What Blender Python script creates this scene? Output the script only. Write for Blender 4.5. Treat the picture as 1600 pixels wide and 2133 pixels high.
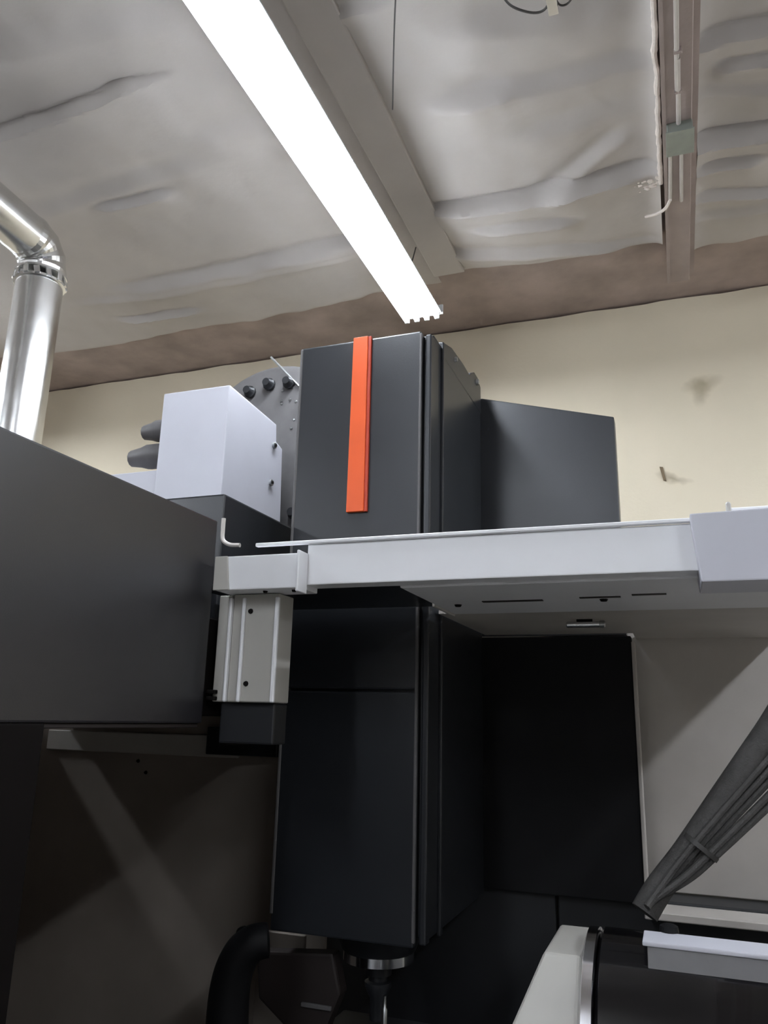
import bpy, bmesh, math, random
from mathutils import Vector, Matrix, noise
random.seed(7)
for o in list(bpy.data.objects):
    bpy.data.objects.remove(o)
S = bpy.context.scene
C = S.collection

# ---------------------------------------------------------------- camera
FPX = 1634.0
EYE = Vector((0, 0, 1.7))
_z = Vector((157, 6243, -FPX)).normalized()
_x = Vector((-4516, -314, -FPX)); _x = -(_x - _x.dot(_z) * _z).normalized()
_y = _z.cross(_x)
ROT = Matrix((_x, _y, _z))            # world = ROT @ camera
cd = bpy.data.cameras.new('camera'); cam = bpy.data.objects.new('camera', cd); C.objects.link(cam)
cam.matrix_world = Matrix.Translation(EYE) @ ROT.to_4x4()
cd.sensor_fit = 'HORIZONTAL'; cd.sensor_width = 36; cd.lens = 36 * FPX / 1600; cd.clip_start = .05
S.camera = cam
def on_z(px, py, Z):                  # point of a level plane seen at a pixel: used to lay out ceiling creases
    d = ROT @ Vector((px - 800, 1066.5 - py, -FPX)); return EYE + d * ((Z - EYE.z) / d.z)

# ---------------------------------------------------------------- world, exposure
W = bpy.data.worlds.new('world'); S.world = W; W.use_nodes = True
W.node_tree.nodes['Background'].inputs[0].default_value = (.5, .52, .55, 1)
W.node_tree.nodes['Background'].inputs[1].default_value = .05
S.view_settings.view_transform = 'Standard'; S.view_settings.look = 'None'
S.view_settings.gamma = 1; S.view_settings.use_curve_mapping = False
S.view_settings.exposure = 1.9
TUBE_POWER = 15.0

# ---------------------------------------------------------------- materials
def lin(c):
    return tuple((v / 12.92 if v <= .04045 else ((v + .055) / 1.055) ** 2.4) for v in [k / 255 for k in c]) + (1,)
def mat(name, rgb, rough=.5, metal=0, var=.12, scale=6, bump=0, bscale=60, spec=.5, coat=0, stretch=None, rvar=0):
    m = bpy.data.materials.new(name); m.use_nodes = True
    nt = m.node_tree; N = nt.nodes; L = nt.links
    b = N['Principled BSDF']
    b.inputs['Roughness'].default_value = rough; b.inputs['Metallic'].default_value = metal
    b.inputs['Specular IOR Level'].default_value = spec; b.inputs['Coat Weight'].default_value = coat
    g = N.new('ShaderNodeNewGeometry'); mp = N.new('ShaderNodeMapping')
    if stretch: mp.inputs['Scale'].default_value = stretch
    L.new(g.outputs['Position'], mp.inputs['Vector'])
    n = N.new('ShaderNodeTexNoise'); n.inputs['Scale'].default_value = scale; n.inputs['Detail'].default_value = 6
    L.new(mp.outputs[0], n.inputs['Vector'])
    r = N.new('ShaderNodeValToRGB')
    c = lin(rgb)
    r.color_ramp.elements[0].position = .3; r.color_ramp.elements[1].position = .7
    r.color_ramp.elements[0].color = tuple(v * (1 - var) for v in c[:3]) + (1,)
    r.color_ramp.elements[1].color = tuple(min(1, v * (1 + var)) for v in c[:3]) + (1,)
    L.new(n.outputs['Fac'], r.inputs['Fac']); L.new(r.outputs[0], b.inputs['Base Color'])
    if rvar:
        mr = N.new('ShaderNodeMapRange'); mr.inputs['To Min'].default_value = rough - rvar; mr.inputs['To Max'].default_value = rough + rvar
        L.new(n.outputs['Fac'], mr.inputs['Value']); L.new(mr.outputs[0], b.inputs['Roughness'])
    if bump:
        n2 = N.new('ShaderNodeTexNoise'); n2.inputs['Scale'].default_value = bscale; n2.inputs['Detail'].default_value = 4
        L.new(mp.outputs[0], n2.inputs['Vector'])
        bp = N.new('ShaderNodeBump'); bp.inputs['Strength'].default_value = bump; bp.inputs['Distance'].default_value = .01
        L.new(n2.outputs['Fac'], bp.inputs['Height']); L.new(bp.outputs[0], b.inputs['Normal'])
    return m
M = {}
M['insul'] = mat('insulation facing', (188, 182, 177), .5, var=.08, scale=1.6, bump=.35, bscale=9)
M['deck'] = mat('roof deck wood', (172, 156, 148), .8, var=.22, scale=3, bump=.2, bscale=30)
M['purlin'] = mat('purlin paint', (168, 154, 148), .7, var=.1, scale=5, bump=.1)
M['wall'] = mat('cream plaster', (228, 217, 194), .85, var=.045, scale=1.3, bump=.12, bscale=40)
M['floor'] = mat('concrete', (128, 125, 120), .7, var=.15, scale=2, bump=.1)
M['front_wall'] = mat('dark shop wall', (150, 144, 138), .85, var=.06, scale=2)
M['shop_wall'] = mat('grey shop wall', (150, 144, 136), .85, var=.06, scale=2)
M['lilac'] = mat('pale grey enamel', (196, 196, 204), .42, var=.025, scale=5, rvar=.05)
M['white'] = mat('white machine enamel', (232, 232, 234), .42, var=.025, scale=5, rvar=.05)
M['offwhite'] = mat('off white enamel', (176, 173, 166), .4, var=.04, scale=6)
M['grey_in'] = mat('grey interior sheet', (190, 184, 177), .5, var=.08, scale=3)
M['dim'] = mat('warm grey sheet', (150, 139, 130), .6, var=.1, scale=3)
M['char'] = mat('charcoal enamel', (36, 38, 42), .33, spec=.6, var=.06, scale=3, rvar=.05, bump=.04, bscale=220)
M['cab'] = mat('charcoal cabinet enamel', (34, 32, 36), .36, spec=.85, var=.05, scale=2, rvar=.04, bump=.04, bscale=200)
M['black'] = mat('black enamel', (30, 31, 34), .45, var=.1, scale=4)
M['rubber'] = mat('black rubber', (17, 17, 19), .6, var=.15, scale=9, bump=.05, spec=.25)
M['hose'] = mat('grey braided hose', (74, 72, 70), .6, var=.2, scale=40, bump=.4, bscale=200)
M['orange'] = mat('orange enamel', (238, 98, 44), .35, var=.04, scale=6)
M['orange_shade'] = mat('shaded orange edge', (190, 66, 40), .4, var=.04, scale=6)  # shaded copy of the orange, for the stripe's right side
M['chrome'] = mat('chrome', (225, 225, 228), .14, 1, var=.05, scale=20)
M['steel'] = mat('brushed steel', (170, 172, 172), .3, 1, var=.1, scale=30)
M['galv'] = mat('galvanised sheet', (226, 226, 224), .24, 1, var=.05, scale=10, rvar=.04, bump=.03, bscale=14)
M['fixture'] = mat('white fixture enamel', (226, 228, 232), .4, var=.02)
M['jbox'] = mat('galvanised junction box', (150, 156, 148), .5, .3, var=.06, scale=20)
M['conduit'] = mat('painted conduit', (196, 190, 184), .5, .2, var=.06, scale=20)
M['foam'] = mat('foam sealant', (232, 222, 214), .8, var=.05, scale=30, bump=.5, bscale=60)
M['gloss_black'] = mat('gloss black drum', (14, 13, 15), .14, var=.1, scale=6, coat=.3)
M['brown'] = mat('dark brown casting', (38, 30, 28), .6, var=.12, scale=8)
M['tan'] = mat('bare tan plaster', (120, 104, 82), .9)
M['gland'] = mat('grey cable gland', (96, 94, 94), .5, var=.08, scale=20)
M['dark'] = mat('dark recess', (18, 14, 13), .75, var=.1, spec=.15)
M['wire'] = mat('dark wire', (66, 64, 62), .5, var=.1)
def emit(name, rgb, s):
    m = bpy.data.materials.new(name); m.use_nodes = True; nt = m.node_tree
    e = nt.nodes.new('ShaderNodeEmission'); e.inputs[0].default_value = rgb + (1,); e.inputs[1].default_value = s
    nt.links.new(e.outputs[0], nt.nodes['Material Output'].inputs['Surface'])
    return m
M['tube'] = emit('fluorescent tube glow', (.86, .92, 1.0), TUBE_POWER)
# wall stains with a shape of their own: a faint smear and a scuff tail
def stain(m, spots):
    nt = m.node_tree; N = nt.nodes; L = nt.links; b = N['Principled BSDF']
    src = b.inputs['Base Color'].links[0].from_socket
    g = N.new('ShaderNodeNewGeometry')
    wob = N.new('ShaderNodeTexNoise'); wob.inputs['Scale'].default_value = 9
    L.new(g.outputs['Position'], wob.inputs['Vector'])
    wm = N.new('ShaderNodeVectorMath'); wm.operation = 'MULTIPLY_ADD'; wm.inputs[1].default_value = (.09, .09, .09)
    L.new(wob.outputs['Color'], wm.inputs[0]); L.new(g.outputs['Position'], wm.inputs[2])
    for (c, sc, ang, st, col) in spots:
        mp = N.new('ShaderNodeMapping'); mp.vector_type = 'TEXTURE'
        mp.inputs['Location'].default_value = (c[0] + .045, c[1] + .045, c[2] + .045); mp.inputs['Rotation'].default_value = (0, ang, 0); mp.inputs['Scale'].default_value = sc
        L.new(wm.outputs[0], mp.inputs[0])
        gr = N.new('ShaderNodeTexGradient'); gr.gradient_type = 'SPHERICAL'; L.new(mp.outputs[0], gr.inputs[0])
        mu = N.new('ShaderNodeMath'); mu.operation = 'MULTIPLY'; mu.inputs[1].default_value = st; mu.use_clamp = True; L.new(gr.outputs['Fac'], mu.inputs[0])
        mx = N.new('ShaderNodeMix'); mx.data_type = 'RGBA'; L.new(mu.outputs[0], mx.inputs['Factor']); L.new(src, mx.inputs['A']); mx.inputs['B'].default_value = lin(col)
        src = mx.outputs['Result']
    L.new(src, b.inputs['Base Color'])
stain(M['wall'], [((.29, 5.6, 4.04), (.16, .5, .07), -.25, .6, (150, 138, 108)), ((.27, 5.6, 3.98), (.07, .5, .12), .2, .6, (150, 138, 110)),
                  ((.05, 5.6, 3.37), (.14, .5, .035), .35, .7, (140, 124, 96))])

# ---------------------------------------------------------------- mesh helpers
WL = {}
def obj(name, bm, m, parent=None, smooth=False, base=False):
    bmesh.ops.recalc_face_normals(bm, faces=bm.faces)
    lo = Vector([min(v.co[i] for v in bm.verts) for i in range(3)]); hi = Vector([max(v.co[i] for v in bm.verts) for i in range(3)])
    c = (lo + hi) / 2; c.z = lo.z
    for v in bm.verts: v.co -= c
    me = bpy.data.meshes.new(name); bm.to_mesh(me); bm.free()
    me.materials.append(M[m] if isinstance(m, str) else m)
    if smooth:
        me.polygons.foreach_set('use_smooth', [True] * len(me.polygons))
        me.set_sharp_from_angle(angle=math.radians(38))
    o = bpy.data.objects.new(name, me); C.objects.link(o)
    WL[o.name] = c
    if parent: o.parent = parent; o.location = c - WL[parent.name]
    else: o.location = c
    return o
def thing(name, loc, label, cat, group=None):
    o = bpy.data.objects.new(name, None); C.objects.link(o); o.location = loc; WL[o.name] = Vector(loc); o.empty_display_size = .1
    o['label'] = label; o['category'] = cat
    if group: o['group'] = group
    return o
def tag(o, label, cat, group=None):
    o['label'] = label; o['category'] = cat
    if group: o['group'] = group
    return o
def struct(name, bm, m, label, parent=None, smooth=False):
    o = obj(name, bm, m, parent, smooth); o['kind'] = 'structure'; o['label'] = label
    return o
def dup(src, pos, parent=None, rot=None):
    o = src.copy(); C.objects.link(o); WL[o.name] = Vector(pos)
    p = parent if parent else src.parent
    o.parent = p; o.location = Vector(pos) - (WL[p.name] if p else Vector())
    if rot: o.rotation_euler = rot
    return o
def bx(x0, x1, y0, y1, z0, z1, bev=0, seg=2, bm=None):
    t = bmesh.new()
    bmesh.ops.create_cube(t, size=1, matrix=Matrix.Translation(((x0+x1)/2, (y0+y1)/2, (z0+z1)/2)) @ Matrix.Diagonal((x1-x0, y1-y0, z1-z0, 1)))
    if bev: bmesh.ops.bevel(t, geom=t.edges[:], offset=bev, segments=seg, affect='EDGES', profile=.6)
    return merge(bm, t)
def merge(bm, t):
    if bm is None: return t
    me = bpy.data.meshes.new('tmp'); t.to_mesh(me); t.free(); bm.from_mesh(me); bpy.data.meshes.remove(me); return bm
def prism(pts, axis, a, b, bev=0, bm=None):
    """pts: 2-D outline in the two other axes (order x,y,z without axis), extruded a..b along axis"""
    t = bmesh.new()
    def mk(p, v):
        return {'x': (v, p[0], p[1]), 'y': (p[0], v, p[1]), 'z': (p[0], p[1], v)}[axis]
    A = [t.verts.new(mk(p, a)) for p in pts]; B = [t.verts.new(mk(p, b)) for p in pts]
    t.faces.new(A); t.faces.new(B[::-1])
    n = len(pts)
    for i in range(n): t.faces.new((A[i], B[i], B[(i+1) % n], A[(i+1) % n]))
    bmesh.ops.recalc_face_normals(t, faces=t.faces)
    if bev: bmesh.ops.bevel(t, geom=t.edges[:], offset=bev, segments=2, affect='EDGES', profile=.6)
    return merge(bm, t)
def spline(pts, n=10):
    P = [Vector(p) for p in pts]; out = []
    for i in range(len(P) - 1):
        p0 = P[max(i-1, 0)]; p1 = P[i]; p2 = P[i+1]; p3 = P[min(i+2, len(P)-1)]
        for k in range(n):
            t = k / n
            out.append(.5 * ((2*p1) + (-p0+p2)*t + (2*p0-5*p1+4*p2-p3)*t*t + (-p0+3*p1-3*p2+p3)*t**3))
    out.append(P[-1]); return out
def tube(path, r, seg=12, bm=None, caps=True):
    t = bmesh.new(); path = [Vector(p) for p in path]; rings = []; prev = None
    for i, p in enumerate(path):
        d = (path[min(i+1, len(path)-1)] - path[max(i-1, 0)]).normalized()
        if prev is None:
            u = d.cross(Vector((0, 0, 1)) if abs(d.z) < .9 else Vector((1, 0, 0))).normalized()
        else:
            u = (prev - prev.dot(d) * d).normalized()
        prev = u; v = d.cross(u); rr = r(i) if callable(r) else r
        rings.append([t.verts.new(p + rr * (math.cos(a) * u + math.sin(a) * v)) for a in [2*math.pi*k/seg for k in range(seg)]])
    for A, B in zip(rings, rings[1:]):
        for k in range(seg): t.faces.new((A[k], A[(k+1) % seg], B[(k+1) % seg], B[k]))
    if caps: t.faces.new(rings[0]); t.faces.new(rings[-1][::-1])
    return merge(bm, t)
def lathe(prof, origin, axis, seg=32, bm=None):
    """prof: (distance along axis, radius)"""
    t = bmesh.new(); o = Vector(origin); d = Vector(axis).normalized()
    u = d.cross(Vector((0, 0, 1)) if abs(d.z) < .9 else Vector((1, 0, 0))).normalized(); v = d.cross(u)
    rings = [[t.verts.new(o + d*h + r*(math.cos(a)*u + math.sin(a)*v)) for a in [2*math.pi*k/seg for k in range(seg)]] for h, r in prof]
    for A, B in zip(rings, rings[1:]):
        for k in range(seg): t.faces.new((A[k], A[(k+1) % seg], B[(k+1) % seg], B[k]))
    t.faces.new(rings[0]); t.faces.new(rings[-1][::-1])
    return merge(bm, t)

# ================================================================= THE SETTING
X0, X1, Y0, Y1, HC = -7.6, 4.8, -10, 5.6, 4.75
struct('floor', bx(X0-.2, X1+.2, Y0-.2, Y1+.2, -.2, 0), 'floor', 'grey concrete shop floor')
# back wall: its upper edge is ragged where the plaster meets the deck
pts = [(X0, 0), (X1, 0)]
n = 120
for i in range(n + 1):
    x = X1 + (X0 - X1) * i / n
    pts.append((x, 4.735 + .012 * noise.noise((x * 3.1, 0, 0)) + .008 * noise.noise((x * 11, 3, 0))))
wb = struct('wall_back', prism(pts, 'y', Y1, Y1 + .2), 'wall', 'cream plaster wall behind the machine')
h = bmesh.new(); h = prism([(-.034, 3.452), (-.012, 3.448), (-.006, 3.40), (.004, 3.345), (-.014, 3.352), (-.022, 3.395)], 'y', Y1 - .012, Y1 + .004, 0, None)
obj('wall_gouge', h, 'tan', wb)
struct('wall_left', bx(X0 - .2, X0, Y0, Y1, 0, 4.9), 'shop_wall', 'shop wall on the left')
struct('wall_right', bx(X1, X1 + .2, Y0, Y1, 0, 4.9), 'shop_wall', 'shop wall on the right')
struct('wall_front', bx(X0, X1, Y0 - .2, Y0, 0, 4.9), 'front_wall', 'shop wall behind the viewer')
ceil = struct('ceiling', bx(X0, X1, Y0, Y1 + .2, HC, HC + .15), 'deck', 'brown roof deck with wrinkled insulation sheets below it')

creases_px = [  # (x0,y0,x1,y1, depth, width toward viewer, width toward wall)
 (915,447,1350,350,.10,.16,.035), (905,540,1375,505,.05,.10,.05), (1150,400,1310,285,.045,.10,.06), (940,215,1340,135,.045,.16,.06),
 (905,235,1060,200,.04,.12,.05), (1000,478,1190,452,.05,.07,.04), (1080,300,1340,230,.03,.18,.08), (960,90,1300,40,.03,.2,.1),
 (1455,102,1640,52,.07,.14,.035), (1500,150,1640,118,.05,.08,.03), (1440,302,1660,270,.11,.15,.03), (1450,352,1580,330,.06,.08,.03),
 (1445,418,1660,400,.05,.06,.03), (1440,460,1640,430,.03,.1,.05), (1450,205,1640,190,.03,.1,.05),
 (-60,292,300,163,.075,.30,.02), (215,422,350,392,.05,.16,.03), (40,455,420,345,.03,.15,.08), (280,598,740,515,.07,.10,.05),
 (180,628,720,535,.03,.08,.05), (260,662,410,640,.05,.05,.03), (-40,120,380,40,.03,.2,.1), (430,300,620,260,.02,.15,.1), (560,540,760,500,.04,.08,.04),
 (640,70,800,15,.03,.06,.03)]
CR = []
for a in creases_px:
    p = on_z(a[0], a[1], 4.68); q = on_z(a[2], a[3], 4.68); CR.append((p.xy, q.xy) + a[4:])
def sheet_z(x, y, xa, xb):
    e = min((x - xa), (xb - x)); sag = .05 * (1 - math.exp(-max(e, 0) / .25))
    z = 4.715 - sag
    z -= .035 * noise.noise((x * .9, y * .9, 1.3)) + .014 * noise.noise((x * 3.2, y * 2.2, 5.1)) + .006 * noise.noise((x * 8, y * 6, 2.2))
    if abs(xb - .08) < .01: z -= .085 * math.exp(-(xb - x) / .06)
    if abs(xa - .27) < .01: z -= .05 * math.exp(-(x - xa) / .05)
    P = Vector((x, y))
    for p, q, A, w1, w2 in CR:
        d = q - p; L2 = d.length_squared; t = (P - p).dot(d) / L2
        if t < -.2 or t > 1.2: continue
        nrm = Vector((-d.y, d.x)) / math.sqrt(L2)
        if nrm.y < 0: nrm = -nrm
        s = (P - p).dot(nrm) + .03 * noise.noise((x * 4, y * 4, A * 50)); w = w2 if s < 0 else w1
        if abs(s) > 5 * w: continue
        taper = max(0, min(1, (t + .2) / .35, (1.2 - t) / .35)); taper = taper * taper * (3 - 2 * taper)
        z -= A * .75 * taper * (math.exp(-(s / w) ** 2) if s < 0 else math.exp(-s / (1.15 * w)))
        if s < 0: z += A * .35 * taper * math.exp(-((s + 1.6 * w2) / (.8 * w2)) ** 2)
    return min(z, HC - .015)
def sheet(name, xa, xb, ya, yb, fx, fy, label):
    bm = bmesh.new()
    def axis(a, b, lo, hi, fine, coarse):
        v = []; t = a
        while t < b - 1e-4:
            v.append(t); t += fine if lo <= t < hi else coarse
        v.append(b); return v
    xs = axis(xa, xb, fx[0], fx[1], .018, .2); ys = axis(ya, yb, fy[0], fy[1], .013, .2)
    g = []
    for x in xs:
        col = []
        for y in ys:
            end = yb + .10 * noise.noise((x * .8, 7, 0)) + .03 * noise.noise((x * 5, 9, 0))
            yy = ya + (y - ya) * (end - ya) / (yb - ya)
            z = sheet_z(x, yy, xa, xb)
            k = max(0, 1 - (end - yy) / .10); z += (HC - .012 - z) * k ** 3
            col.append(bm.verts.new((x, yy, z)))
        g.append(col)
    for i in range(len(xs) - 1):
        for j in range(len(ys) - 1): bm.faces.new((g[i][j], g[i+1][j], g[i+1][j+1], g[i][j+1]))
    o = obj(name, bm, 'insul', ceil, True); o['label'] = label
    return o
sheet('insulation_sheet', X0, -1.42, Y0, 4.86, (-4.3, -1.4), (1.6, 6), 'creased grey insulation sheet left of the lamp')
sheet('insulation_sheet', -1.22, .08, Y0, 4.74, (-1.3, .2), (1.6, 6), 'creased grey insulation sheet right of the lamp')
sheet('insulation_sheet', .27, X1, Y0, 4.92, (.2, 1.6), (1.6, 6), 'deeply wrinkled insulation sheet at the right')
# purlins
def purlin(name, xa, xb, label, yend, zb=4.57):
    bm = bx(xa, xb, Y0, yend, zb, HC, .004, 1)
    bx(xa - .006, xa + .012, Y0, yend - .01, zb - .012, zb + .01, 0, 1, bm); bx(xb - .012, xb + .03, Y0, yend - .01, zb + .045, zb + .06, 0, 1, bm)
    return struct(name, bm, 'purlin', label)
purlin('trim_1', .105, .237, 'mauve grey roof purlin carrying the conduits', 5.06)
struct('trim_2', bx(-1.43, -1.21, Y0, 4.70, 4.69, HC, .01, 2), 'insul', 'flush roof purlin wrapped in insulation facing above the strip lamp')

# ================================================================= STRIP LAMPS
def strip_lamp(cx, y0, y1, z, label, hang=True):
    t = thing('strip_light', (cx, (y0+y1)/2, z), label, 'ceiling light', 'four tube strip lights under the roof')
    ym = (y0+y1)/2
    obj('housing', prism([(cx-.135, z+.03), (cx-.10, z+.09), (cx+.10, z+.09), (cx+.135, z+.03), (cx+.135, z+.022), (cx-.135, z+.022)], 'y', y0, y1, .003), 'fixture', t)
    for yy in (y0, y1): obj('end_plate', bx(cx-.142, cx+.142, yy-.006, yy+.006, z+.018, z+.088, .003, 1), 'fixture', t)
    tb = None; hd = None
    for i in range(4):
        xx = cx - .105 + .07 * i
        for (a, b) in ((y0, y1),):
            pos = (xx, (a+b)/2, z - .019)
            if tb is None:
                tb = obj('tube', lathe([(0, .012), (.004, .019), (b-a-.06-.004, .019), (b-a-.06, .012)], (xx, a+.03, z), (0, 1, 0), 12), 'tube', t, True); tbz = Vector((0, 0, 0))
                WL[tb.name] = Vector((xx, (a+b)/2, z-.019))
            else: dup(tb, pos, t)
            for e in (a + .018, b - .018):
                p = (xx, e, z - .022)
                if hd is None: hd = obj('lamp_holder', bx(xx-.016, xx+.016, e-.008, e+.008, z-.022, z+.03, .003, 1), 'fixture', t)
                else: dup(hd, p, t)
    for yy in (y0 + .35, y1 - .35):
        obj('hanger', tube([(cx, yy, z+.08), (cx + .06, yy, 4.62 if hang else 4.7)], .004, 6), 'wire', t)
    return t
strip_lamp(-1.465, 1.35, 4.56, 4.3, 'long bright four tube strip lamp hanging over the machine')
for lx, la, lb, lt in ((-5.6, 1.35, 4.56, 'unseen strip lamp added beyond the left edge of the view'), (2.67, 1.35, 4.56, 'unseen strip lamp added beyond the right edge of the view'),
                       (-5.6, -4.0, -.79, 'unseen strip lamp added behind the viewer on the left row'), (-1.465, -4.0, -.79, 'unseen strip lamp added behind the viewer on the middle row'), (2.67, -4.0, -.79, 'unseen strip lamp added behind the viewer on the right row'),
                       (-5.6, -9.35, -6.14, 'unseen strip lamp added far behind the viewer on the left row'), (-1.465, -9.35, -6.14, 'unseen strip lamp added far behind the viewer on the middle row')):
    strip_lamp(lx, la, lb, 4.3, lt)  # unseen lamps added to brighten walls, ceiling and header beam

# ================================================================= CEILING SERVICES
def run(name, pts, r, m, label, cat, group=None, seg=8):
    return tag(obj(name, tube(pts, r, seg), m, None, True), label, cat, group)
cg = 'conduits on the purlin'
t = tag(obj('conduit', tube(spline([(.168, -2, 4.556), (.168, 2.9, 4.556), (.172, 3.1, 4.555), (.174, 3.515, 4.552)], 6), .011, 8), 'conduit', None, True), 'pale conduit running along purlin from above into junction box', 'conduit', cg)
for yy in (3.06, 3.3): obj('strap', bx(.155, .19, yy-.008, yy+.008, 4.543, 4.57, .002, 1), 'purlin', t)
run('conduit', [(.134, 3.69, 4.555), (.131, 3.9, 4.555), (.127, 4.13, 4.555)], .010, 'conduit', 'left of two short conduits below the junction box', 'conduit', cg)
run('conduit', [(.186, 3.69, 4.555), (.186, 4.15, 4.555)], .010, 'conduit', 'right of two short conduits below the junction box', 'conduit', cg)
run('cable_whip', spline([(.127, 4.10, 4.54), (.10, 4.18, 4.545), (.05, 4.24, 4.56), (-.01, 4.275, 4.58)], 6), .009, 'foam', 'short pale cable bending off the purlin end of the conduits', 'cable')
jb = thing('junction_box', (.18, 3.6, 4.5), 'square grey green junction box on the roof purlin', 'junction box')
obj('box', bx(.118, .238, 3.52, 3.69, 4.515, 4.57, .004, 1), 'jbox', jb); obj('cover_plate', bx(.112, .244, 3.514, 3.696, 4.508, 4.515, .002, 1), 'jbox', jb)
# foam bead along the purlin's left edge
bm = bmesh.new(); prev = None
y = 1.6
path = []; rad = []
while y < 4.0:
    path.append((.082 + .010 * noise.noise((y * 7, 1, 1)), y, 4.585 + .006 * noise.noise((y * 9, 4, 1)))); rad.append(.013 + .007 * noise.noise((y * 13, 2, 2)) + .006 * noise.noise((y * 31, 2, 7))); y += .022
fb = tube(path, lambda i: max(.005, rad[i]), 8)
for k in range(26):     # crumbs of foam where the bead breaks up and turns into the fold
    u_ = k / 25
    lump = bmesh.new(); bmesh.ops.create_icosphere(lump, subdivisions=1, radius=random.uniform(.006, .015) * (1.15 - .6 * u_),
        matrix=Matrix.Translation((.08 - .125 * u_ + random.uniform(-.015, .015), 3.985 + .03 * u_ + random.uniform(-.035, .035), 4.592 + random.uniform(-.006, .01))) @ Matrix.Diagonal((1.6, .8, .8, 1)))
    merge(fb, lump)
tag(obj('foam_bead', fb, 'foam', None, True), 'ragged pale foam bead along the left edge of the purlin', 'sealant')
run('thin_wire', spline([on_z(832, -120, 4.6), on_z(824, 0, 4.6), on_z(820, 110, 4.61), on_z(818, 228, 4.62)], 6), .0035, 'wire', 'thin dark wire running along the ceiling right of the strip lamp', 'wire', seg=6)
lw = thing('looped_wire', (-.38, 2.7, 4.6), 'looped dark wire with a clip at the top of the picture', 'wire')
lp = spline([on_z(1035, -30, 4.6), on_z(1060, 8, 4.6), on_z(1095, 24, 4.6), on_z(1125, 25, 4.6), on_z(1142, 8, 4.6), on_z(1150, -40, 4.6)], 8)
obj('wire_loop', tube(lp, .0055, 6), 'wire', lw, True)
lp = spline([on_z(1150, -30, 4.6), on_z(1162, 6, 4.6), on_z(1178, 10, 4.6), on_z(1192, -6, 4.6), on_z(1196, -40, 4.6)], 8)
obj('wire_loop', tube(lp, .0045, 6), 'wire', lw, True)
c = on_z(1150, 6, 4.6)
obj('clip', bx(c.x - .022, c.x + .022, c.y - .05, c.y + .05, 4.585, 4.61, .006, 2), 'chrome', lw)

# ================================================================= DUCT
du = thing('duct_pipe', (-3.43, 3.2, 2.0), 'shiny galvanised duct pipe with elbow at the left edge', 'duct')
R_ = .132
dx, dy = -3.43, 3.2
obj('riser', tube([(dx, dy, 1.2), (dx, dy, 4.14)], R_, 40), 'galv', du, True)
obj('lock_seam', bx(dx - .135, dx - .118, dy - .05, dy - .035, 1.2, 4.1, .003, 1), 'galv', du)
hd = Vector((.08, -1, 0)).normalized()
# elbow of mitred gores
ctr = []
for k in range(7):
    a = math.radians(90) * k / 6; ctr.append(Vector((dx, dy, 4.24)) + hd * (.14 * (1 - math.cos(a))) + Vector((0, 0, .14 * math.sin(a))))
el = tube([(dx, dy, 4.21)] + ctr + [ctr[-1] + hd * .04], lambda i: R_ + (.006 if i % 2 else 0), 32)
elb = obj('elbow', el, 'galv', du, False)
for zz, rr in ((4.135, .145), (4.19, .148)): obj('crimp_ring', lathe([(0, R_), (.006, rr), (.02, rr), (.028, R_)], (dx, dy, zz), (0, 0, 1), 40), 'galv', du, True)
for k in range(14):
    a = k / 14 * 2 * math.pi
    if k == 0: tabo = obj('crimp_tab', bx(-.016, .016, -.006, .006, 0, .05, .003, 1), 'galv', du); WL[tabo.name] = Vector()
    o = tabo if k == 0 else dup(tabo, (0, 0, 0), du)
    p = Vector((dx + math.cos(a) * .147, dy + math.sin(a) * .147, 4.145)); o.location = p - WL[du.name]; o.rotation_euler = (random.uniform(-.2, .2), random.uniform(-.25, .25), a + math.pi / 2)
st = ctr[-1] + hd * .02
obj('branch', tube([st, st + hd * 2.4], R_, 40), 'galv', du, True)
u = hd.cross(Vector((0, 0, 1))).normalized()
obj('lock_seam', tube([st + u * .118 * .9 + Vector((0, 0, .05)), st + u * .118 * .9 + Vector((0, 0, .05)) + hd * 2.4], .007, 6), 'galv', du)

# ================================================================= THE MACHINING CENTRE
mc = thing('milling_machine', (-.6, 2.9, 0), 'tall vertical milling machine with charcoal spindle head and white header beam', 'machine')
# --- spindle head
hx0, hx1 = -1.45, -.855
hb = obj('spindle_head', bx(hx0 + .015, hx1 - .004, 2.83, 3.655, .97, 3.235, .006, 2), 'char', mc); hb['label'] = 'charcoal spindle head casing'
obj('front_cover', bx(hx0, -.905, 2.80, 2.835, 1.80, 3.245, .007, 2), 'char', hb)
obj('front_cover', bx(hx0, -.905, 2.80, 2.835, .945, 1.792, .007, 2), 'char', hb)
obj('edge_line', bx(hx0 - .004, hx0 + .008, 2.796, 2.812, 1.0, 3.24, .003, 1), 'gland', hb)  # pale strip painted as the highlight along the left edge
obj('edge_line', bx(-.912, -.900, 2.796, 2.815, .96, 3.235, .003, 1), 'gland', hb)
obj('guide_rail', bx(-.882, -.858, 2.79, 2.84, .96, 3.22, .006, 2), 'char', hb)
obj('guide_rail', bx(-.862, -.846, 2.93, 2.96, .96, 3.25, .005, 2), 'char', hb)
sp = obj('orange_stripe', prism([(-1.205, 2.488), (-1.131, 2.488), (-1.135, 3.25), (-1.2, 3.25)], 'y', 2.782, 2.80, .002), 'orange', hb); sp['label'] = 'orange vertical stripe'
obj('stripe_shade', prism([(-1.131, 2.488), (-1.118, 2.488), (-1.122, 3.25), (-1.135, 3.25)], 'y', 2.788, 2.80, .001), 'orange_shade', sp)  # shadow side of the stripe, put into the colour
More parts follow.
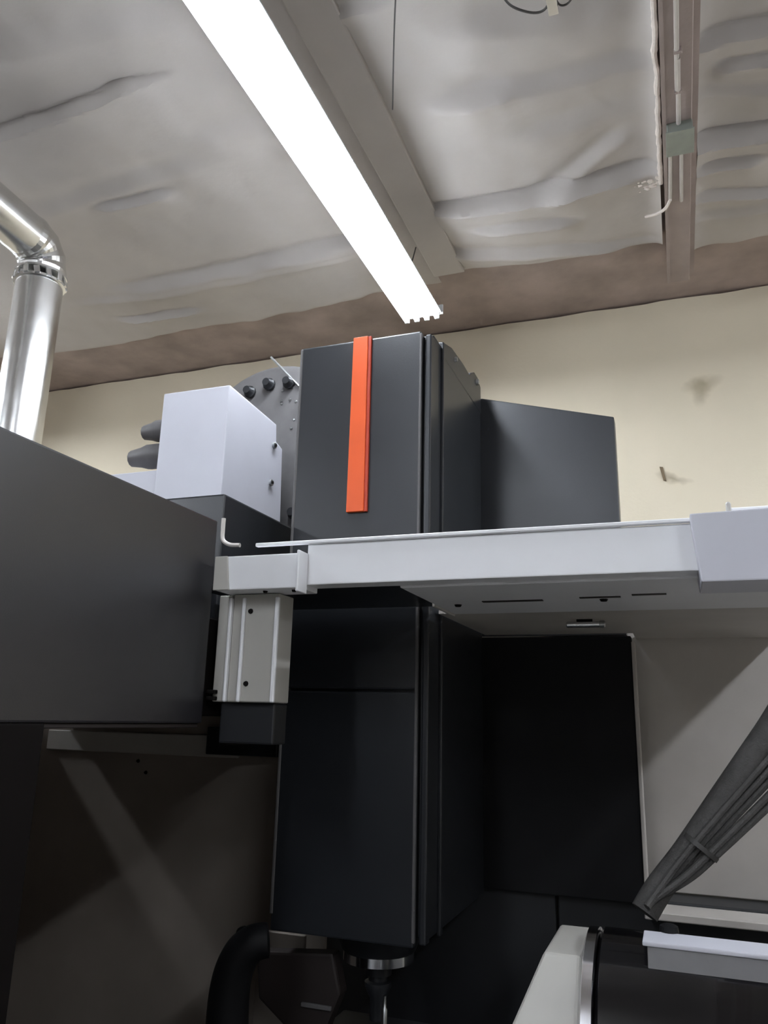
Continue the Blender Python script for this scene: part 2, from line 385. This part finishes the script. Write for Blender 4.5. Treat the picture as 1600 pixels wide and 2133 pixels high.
# stepped rear cover on top of the side
sc = obj('side_cover', prism([(2.95, 3.20), (2.95, 3.262), (3.10, 3.305), (3.30, 3.318), (3.42, 3.315), (3.455, 3.34), (3.52, 3.372), (3.60, 3.372), (3.652, 3.345), (3.66, 3.20)], 'x', -1.35, -.857, .006), 'char', hb)
obj('bolt', lathe([(0, .016), (.012, .014), (.014, .008)], (-.857, 3.56, 3.335), (1, 0, 0), 10), 'steel', sc)
obj('bolt', lathe([(0, .012), (.012, .010)], (-.857, 3.15, 3.27), (1, 0, 0), 10), 'steel', sc)
# spindle nose
nose = obj('spindle_nose', lathe([(0, .20), (.03, .20), (.05, .16), (.10, .14), (.13, .11)], (-1.12, 3.05, .97), (0, 0, -1), 40), 'black', hb, True)
obj('nose_ring', lathe([(0, .125), (.004, .132), (.035, .132), (.04, .118)], (-1.12, 3.05, .865), (0, 0, -1), 40), 'chrome', nose, True)
obj('tool_holder', lathe([(0, .05), (.05, .05), (.055, .036), (.07, .036), (.075, .05), (.09, .05), (.13, .03), (.2, .028)], (-1.12, 3.05, .83), (0, 0, -1), 24), 'black', nose, True)
# --- column cover behind, sloping top
cc = obj('column_cover', prism([(-1.25, 2.08), (-.207, 2.08), (-.212, 3.115), (-.853, 3.288), (-1.25, 3.288)], 'y', 3.66, 3.75, .006), 'char', mc); cc['label'] = 'flat charcoal column cover with sloping top'
wc = obj('shaded_column_cover', bx(-1.25, -.19, 3.662, 3.75, .985, 2.076, .006, 2), 'rubber', mc); wc['label'] = 'lower column cover painted near black for the shade under the beam'  # lower half of the column cover, its shade painted in as near black
obj('edge_flange', prism([(-.19, 1.0), (-.176, 1.0), (-.176, 2.05), (-.19, 2.05)], 'y', 3.655, 3.76, .003), 'grey_in', wc)
obj('column_base', bx(-2.3, -.56, 3.70, 3.95, 0, .985, .006, 2), 'black', mc)
obj('column_base', bx(-.552, .9, 3.72, 3.95, 0, .995, .006, 2), 'black', mc)
# --- header beam with lip, brackets, corner cover
hbm = obj('header_beam', bx(-1.06, .10, 2.16, 2.235, 2.088, 2.215, .004, 2), 'white', mc); hbm['label'] = 'white horizontal header beam'
obj('top_lip', bx(-1.24, .062, 2.148, 2.166, 2.216, 2.227, .002, 1), 'white', hbm)
br = obj('end_bracket', bx(-1.36, -1.062, 2.12, 2.25, 2.074, 2.182, .004, 2), 'white', mc)
obj('bracket_lip', bx(-1.064, -1.056, 2.095, 2.16, 2.06, 2.186, .002, 1), 'white', br)
obj('bracket_fold', prism([(-1.362, 2.074), (-1.305, 2.074), (-1.318, 2.182), (-1.362, 2.182)], 'y', 2.113, 2.121, .002), 'offwhite', br)
for xx, zz in ((-1.2, 2.06), (-1.1, 2.06)): obj('screw', lathe([(0, .008), (.006, .006)], (xx, 2.16, 2.074), (0, 0, -1), 8), 'dark', br)
cv = obj('corner_cover', prism([(.052, 2.226), (.068, 2.048), (.68, 2.048), (.68, 2.238)], 'y', 2.10, 2.30, .004), 'lilac', mc)
obj('cover_cap', bx(.15, .68, 2.26, 2.32, 2.236, 2.276, .003, 1), 'white', cv)
obj('locating_pin', lathe([(0, .007), (.035, .007), (.04, .004)], (.152, 2.2, 2.236), (0, 0, 1), 10), 'offwhite', cv)
# --- left post
obj('light_baffle', bx(-1.415, -1.385, 2.305, 2.46, 1.60, 2.06, .003, 1), 'dark', mc)  # plate added to block a streak of light on the left panel
po = obj('post', bx(-1.335, -1.17, 2.20, 2.30, 1.735, 2.072, .003, 1), 'offwhite', mc)
obj('post_rib', bx(-1.297, -1.286, 2.188, 2.201, 1.735, 2.06, .003, 1), 'white', po)
obj('post_rib', bx(-1.345, -1.335, 2.188, 2.205, 1.735, 2.06, .003, 1), 'white', po)
obj('post_side', bx(-1.395, -1.345, 2.21, 2.30, 1.735, 2.072, .003, 1), 'offwhite', po)
obj('post_flange', bx(-1.182, -1.168, 2.192, 2.205, 1.735, 2.06, .003, 1), 'white', po)
for zz in (2.017, 1.791): obj('screw', lathe([(0, .009), (.006, .007)], (-1.270, 2.20, zz), (0, -1, 0), 8), 'dark', po)
for zz in (1.765, 1.745): obj('clip', bx(-1.405, -1.375, 2.19, 2.21, zz - .006, zz + .006, .002, 1), 'dark', po)
obj('post_foot', bx(-1.37, -1.178, 2.225, 2.31, 1.61, 1.733, .006, 2), 'black', mc)
# --- roof of the work space
rf = obj('roof_panel', bx(-.78, .42, 2.236, 2.865, 2.082, 2.098, .003, 1), 'white', mc); rf['label'] = 'slotted grey roof panel seen from below'
obj('panel_end', bx(-.788, -.778, 2.60, 2.868, 2.074, 2.10, .002, 1), 'offwhite', rf)
for a, b, yy, w in ((-.60, -.40, 2.56, .012), (-.28, -.155, 2.53, .010), (-.12, -.02, 2.50, .010)):
    obj('slot', bx(a, b, yy - w, yy + w, 2.0795, 2.084), 'brown', rf)
for xx, yy in ((-.21, 2.58), (-.70, 2.62)): obj('screw', lathe([(0, .014), (.008, .010)], (xx, yy, 2.083), (0, 0, -1), 8), 'dark', rf)
obj('roof_panel', prism([(-.845, 2.875), (.42, 2.875), (.42, 3.90), (-.18, 3.90), (-.18, 3.652), (-.845, 3.652)], 'z', 2.086, 2.10, .002), 'grey_in', mc)
obj('roof_panel', bx(-1.5, -.795, 2.24, 2.775, 2.10, 2.116, .003, 1), 'char', mc)
# --- inner panels
obj('rear_panel', bx(-.6, .80, 3.90, 3.95, 1.0, 2.20, .003, 1), 'grey_in', mc)
obj('side_baffle', bx(-3.14, -3.10, 1.53, 3.28, 0, 1.65, .003, 1), 'dim', mc)  # hidden panel added to keep the left lamps off the left panel
obj('corner_post', bx(.62, .68, 2.25, 2.31, 0, 2.05, .004, 1), 'white', mc)
obj('ledge', bx(-.19, .80, 3.55, 3.90, .955, .985, .004, 1), 'grey_in', mc)
lp_ = obj('left_panel', bx(-3.3, -1.445, 3.28, 3.31, 0, 1.688, .003, 1), 'dim', mc); lp_['label'] = 'dim warm grey panel left of the spindle head'
obj('panel_flange', bx(-2.99, -1.9, 3.255, 3.28, 1.505, 1.60, .004, 1), 'grey_in', lp_)
obj('panel_latch', bx(-2.02, -1.66, 3.18, 3.28, 1.52, 1.64, .006, 2), 'black', lp_)
for xx, zz in ((-2.45, 1.47), (-2.40, 1.42)): obj('screw', lathe([(0, .009), (.008, .006)], (xx, 3.28, zz), (0, -1, 0), 8), 'dark', lp_)
obj('knob', lathe([(0, .012), (.02, .012), (.025, .03), (.045, .03), (.05, .02)], (-1.80, 3.27, .80), (0, -1, 0), 16), 'black', lp_, True)
# --- bed and table
obj('bed', bx(-1.62, .80, 1.75, 3.26, 0, .42, .01, 2), 'black', mc)
tbm = obj('work_table', bx(-1.33, .7, 1.80, 3.24, .42, .58, .008, 2), 'black', mc)
g_ = obj('guard_block', prism([(-1.57, .832), (-1.55, .675), (-1.40, .575), (-1.283, .585), (-1.22, .73), (-1.255, .86)], 'y', 2.93, 3.00, .01), 'brown', mc)
obj('grip', bx(-1.37, -1.25, 2.918, 2.932, .675, .69, .003, 1), 'gland', g_)
obj('splash_plate', bx(-1.66, -1.45, 3.10, 3.12, .5, .86, .003, 1), 'dim', mc)

# --- tool setter on the table
ts = thing('tool_setter', (-1.02, 2.85, .58), 'small dim tool setter with thin stem under the spindle', 'tool setter')
obj('base', lathe([(0, .06), (.02, .06), (.03, .05), (.06, .048), (.065, .04)], (-1.02, 2.85, .58), (0, 0, 1), 24), 'steel', ts, True)
obj('stem', lathe([(0, .010), (.09, .010), (.095, .006), (.13, .005)], (-1.02, 2.85, .645), (0, 0, 1), 12), 'steel', ts, True)
# --- coolant hose
tag(obj('coolant_hose', tube(spline([(-1.44, 2.62, .425), (-1.49, 2.62, .62), (-1.495, 2.62, .80), (-1.465, 2.62, .90), (-1.42, 2.63, .945), (-1.375, 2.65, .955)], 8), lambda i: .078 - .0006 * i, 20), 'rubber', None, True), 'thick black hose curving up beside the spindle head', 'hose')
# --- work light bar
wl = thing('work_light', (-.33, 3.13, 2.05), 'short shiny light bar under the roof panel', 'work light')
obj('bar', lathe([(0, .008), (.004, .012), (.13, .012), (.134, .008)], (-.40, 3.12, 2.066), (1, 0, 0), 14), 'chrome', wl, True)
obj('end_cap', lathe([(0, .010), (.004, .014), (.02, .014), (.024, .010)], (-.276, 3.12, 2.066), (1, 0, 0), 14), 'steel', wl, True)
obj('mount', bx(-.36, -.30, 3.115, 3.125, 2.07, 2.088, .002, 1), 'dark', wl)

# ================================================================= TOOL CHANGER
tc = thing('tool_changer', (-2.05, 3.3, 1.68), 'tool changer with white drive housing and dark round magazine', 'tool changer')
bd = obj('magazine_base', bx(-2.95, -1.56, 2.45, 3.85, 1.69, 2.50, .008, 2), 'char', tc)
obj('light_block', bx(-3.1, -1.42, 2.185, 2.445, 1.69, 2.0, .004, 1), 'dark', tc)  # unseen block added to stop lamp light falling through behind the cabinet
hs = obj('drive_housing', prism([(2.885, 2.562), (3.455, 2.562), (3.425, 3.033), (3.358, 3.05), (3.347, 3.14), (2.885, 3.165)], 'x', -2.215, -1.855, .006), 'lilac', tc); hs['label'] = 'white sheet metal drive housing'
for yy, zz in ((3.33, 3.02), (3.32, 2.82)):
    s = obj('screw', lathe([(0, .016), (.012, .016), (.015, .012)], (-1.856, yy, zz), (1, 0, 0), 12), 'steel', hs, True)
    obj('socket', lathe([(0, .009), (.003, .008)], (-1.842, yy, zz), (1, 0, 0), 8), 'dark', s)
obj('housing_foot', bx(-2.20, -1.87, 2.90, 3.44, 2.502, 2.56, .004, 1), 'gland', tc)
obj('mounting_ledge', bx(-2.62, -2.218, 2.90, 3.3, 2.66, 2.79, .004, 1), 'lilac', tc)
obj('ledge_stand', bx(-2.6, -2.3, 2.96, 3.3, 2.50, 2.665, .004, 1), 'gland', tc)
for zz, ln, r in ((3.035, .19, .055), (2.905, .25, .062)):
    g = obj('cable_gland', lathe([(0, r*.9), (.03, r), (ln*.6, r), (ln*.75, r*.82), (ln, r*.66), (ln+.005, r*.3)], (-2.217, 3.02, zz), (-1, 0, 0), 12), 'gland', tc, True)
    obj('gland_nut', lathe([(0, r*1.12), (.028, r*1.12)], (-2.225, 3.02, zz), (-1, 0, 0), 6), 'gland', g)
mg = obj('magazine_drum', lathe([(0, .48), (.02, .50), (.20, .50), (.22, .48)], (-2.02, 3.62, 3.10), (0, 1, 0), 64), 'black', tc, True)
obj('drum_rim', lathe([(0, .492), (.008, .508), (.02, .508), (.028, .5)], (-2.02, 3.615, 3.10), (0, 1, 0), 64), 'gland', mg, True)
th = None
for k in range(20):
    a = 2 * math.pi * k / 20 + .1
    p = (-2.02 + math.cos(a) * .40, 3.56, 3.10 + math.sin(a) * .40)
    if th is None:
        th = obj('tool_pocket', lathe([(0, .022), (.03, .03), (.035, .036), (.05, .036), (.058, .02)], (p[0], 3.56, p[2]), (0, 1, 0), 12), 'black', mg, True)
        off = WL[th.name] - Vector(p)
    else: dup(th, Vector(p) + off, mg)
for k in range(26):
    a = random.uniform(.1, 1.5); r = random.uniform(.16, .47)
    o = obj('metal_chip', bx(-.007, .007, -.003, .003, 0, .012, .002, 1), 'steel', mg) if k == 0 else dup(o0, (0, 0, 0), mg)
    if k == 0: o0 = o
    o.location = Vector((-2.02 + math.cos(a) * r, 3.612, 3.10 + math.sin(a) * r)) - WL[mg.name]; o.rotation_euler = (random.uniform(-.5, .5), random.uniform(0, 3), 0)
obj('lever_rod', tube([(-2.05, 3.585, 3.655), (-1.99, 3.59, 3.59), (-1.87, 3.6, 3.46)], .007, 8), 'steel', tc)
obj('guard_plate', bx(-1.87, -1.50, 3.86, 3.88, 2.3, 3.50, .004, 1), 'char', tc)
obj('hook', tube(spline([(-1.549, 2.44, 2.40), (-1.549, 2.44, 2.36), (-1.545, 2.44, 2.318), (-1.515, 2.44, 2.298), (-1.472, 2.44, 2.294)], 6), .008, 8), 'conduit', tc, True)

# ================================================================= DARK CABINET
cb = thing('control_cabinet', (-2.0, 1.4, 0), 'large charcoal cabinet overhanging at the left', 'cabinet')
up = obj('upper_body', bx(-4.0, -1.4, .35, 2.172, 1.668, 2.315, .006, 2), 'cab', cb)
obj('lower_body', bx(-4.0, -1.403, .35, 1.515, 0, 1.668, .006, 2), 'dark', cb)  # shade on the lower cabinet painted in as a darker colour
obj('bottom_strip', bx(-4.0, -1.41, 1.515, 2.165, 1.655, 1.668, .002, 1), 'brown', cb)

# ================================================================= ROTARY TABLE, CABLES
rt = thing('rotary_table', (.1, 2.05, .58), 'glossy black drum rotary table with off white end housing', 'rotary table')
ry, rz, rr = 2.12, .97, .255
obj('drum', lathe([(0, rr - .012), (.008, rr), (.74, rr), (.75, rr - .01)], (-.215, ry, rz), (1, 0, 0), 72), 'gloss_black', rt, True)
obj('chrome_ring', lathe([(0, rr - .01), (.004, rr - .002), (.026, rr - .002), (.03, rr - .01)], (-.247, ry, rz), (1, 0, 0), 72), 'chrome', rt, True)
bm = bmesh.new()
sec = [(.60, -.425, -.25, 1.86, 2.40), (.985, -.425, -.25, 1.86, 2.40), (1.185, -.335, -.25, 2.02, 2.30)]   # z, x range, y range
rings = [[bm.verts.new(p) for p in ((xa, ya, z), (xb, ya, z), (xb, yb, z), (xa, yb, z))] for z, xa, xb, ya, yb in sec]
for P_, Q_ in zip(rings, rings[1:]):
    for i in range(4): bm.faces.new((P_[i], P_[(i+1) % 4], Q_[(i+1) % 4], Q_[i]))
bm.faces.new(rings[0]); bm.faces.new(rings[-1][::-1])
bmesh.ops.recalc_face_normals(bm, faces=bm.faces)
bmesh.ops.bevel(bm, geom=bm.edges[:], offset=.010, segments=3, affect='EDGES', profile=.6)
obj('end_housing', bm, 'offwhite', rt)
obj('foot', bx(-.2, .5, 1.95, 2.4, .582, .75, .01, 2), 'black', rt)
cap = obj('top_plate', prism([(2.0, 1.226), (2.09, 1.229), (2.09, 1.239), (2.0, 1.236)], 'x', -.115, .52, .003), 'lilac', rt)
obj('plate_skirt', prism([(2.003, 1.226), (1.985, 1.185), (2.02, 1.18), (2.03, 1.226)], 'x', -.105, .52, .002), 'gland', rt)
obj('lid_seal', lathe([(0, .022), (.012, .02), (.016, .012)], (-.06, 2.10, 1.239), (0, 0, 1), 16), 'rubber', rt, True)

run('conduit_hose', spline([(.50, 2.48, 2.0), (.32, 2.45, 1.83), (.212, 2.42, 1.682), (.09, 2.40, 1.515), (-.012, 2.38, 1.375), (-.085, 2.36, 1.285), (-.125, 2.34, 1.225)], 10), .036, 'hose', 'thick grey hose reaching down to the rotary table', 'hose', seg=16)
cbz = thing('cable_bundle', (-.1, 2.4, 1.25), 'bundle of thin grey cables tied beneath the thick hose', 'cable bundle')
for k in range(5):
    o_ = .017 * (k - 2); q_ = .012 * ((k * 7) % 3 - 1)
    obj('cable', tube(spline([(.50 + o_*.6, 2.44, 1.80 - o_), (.30 + o_ * .6, 2.42 + q_, 1.66 - o_), (.20 + o_ * .6, 2.40 + q_, 1.555 - o_), (.05 + o_ * .5, 2.36 + q_, 1.405 - o_ * .7), (-.02 + o_ * .4, 2.345 + q_, 1.335 - o_ * .5), (-.09, 2.315 + q_, 1.275 - o_ * .2), (-.115, 2.295 + q_, 1.25)], 8), .0095, 8), 'hose', cbz, True)
obj('cable_tie', lathe([(0, .05), (.012, .05)], (.02, 2.372, 1.385), (.62, .1, .78), 20), 'wire', cbz, True)
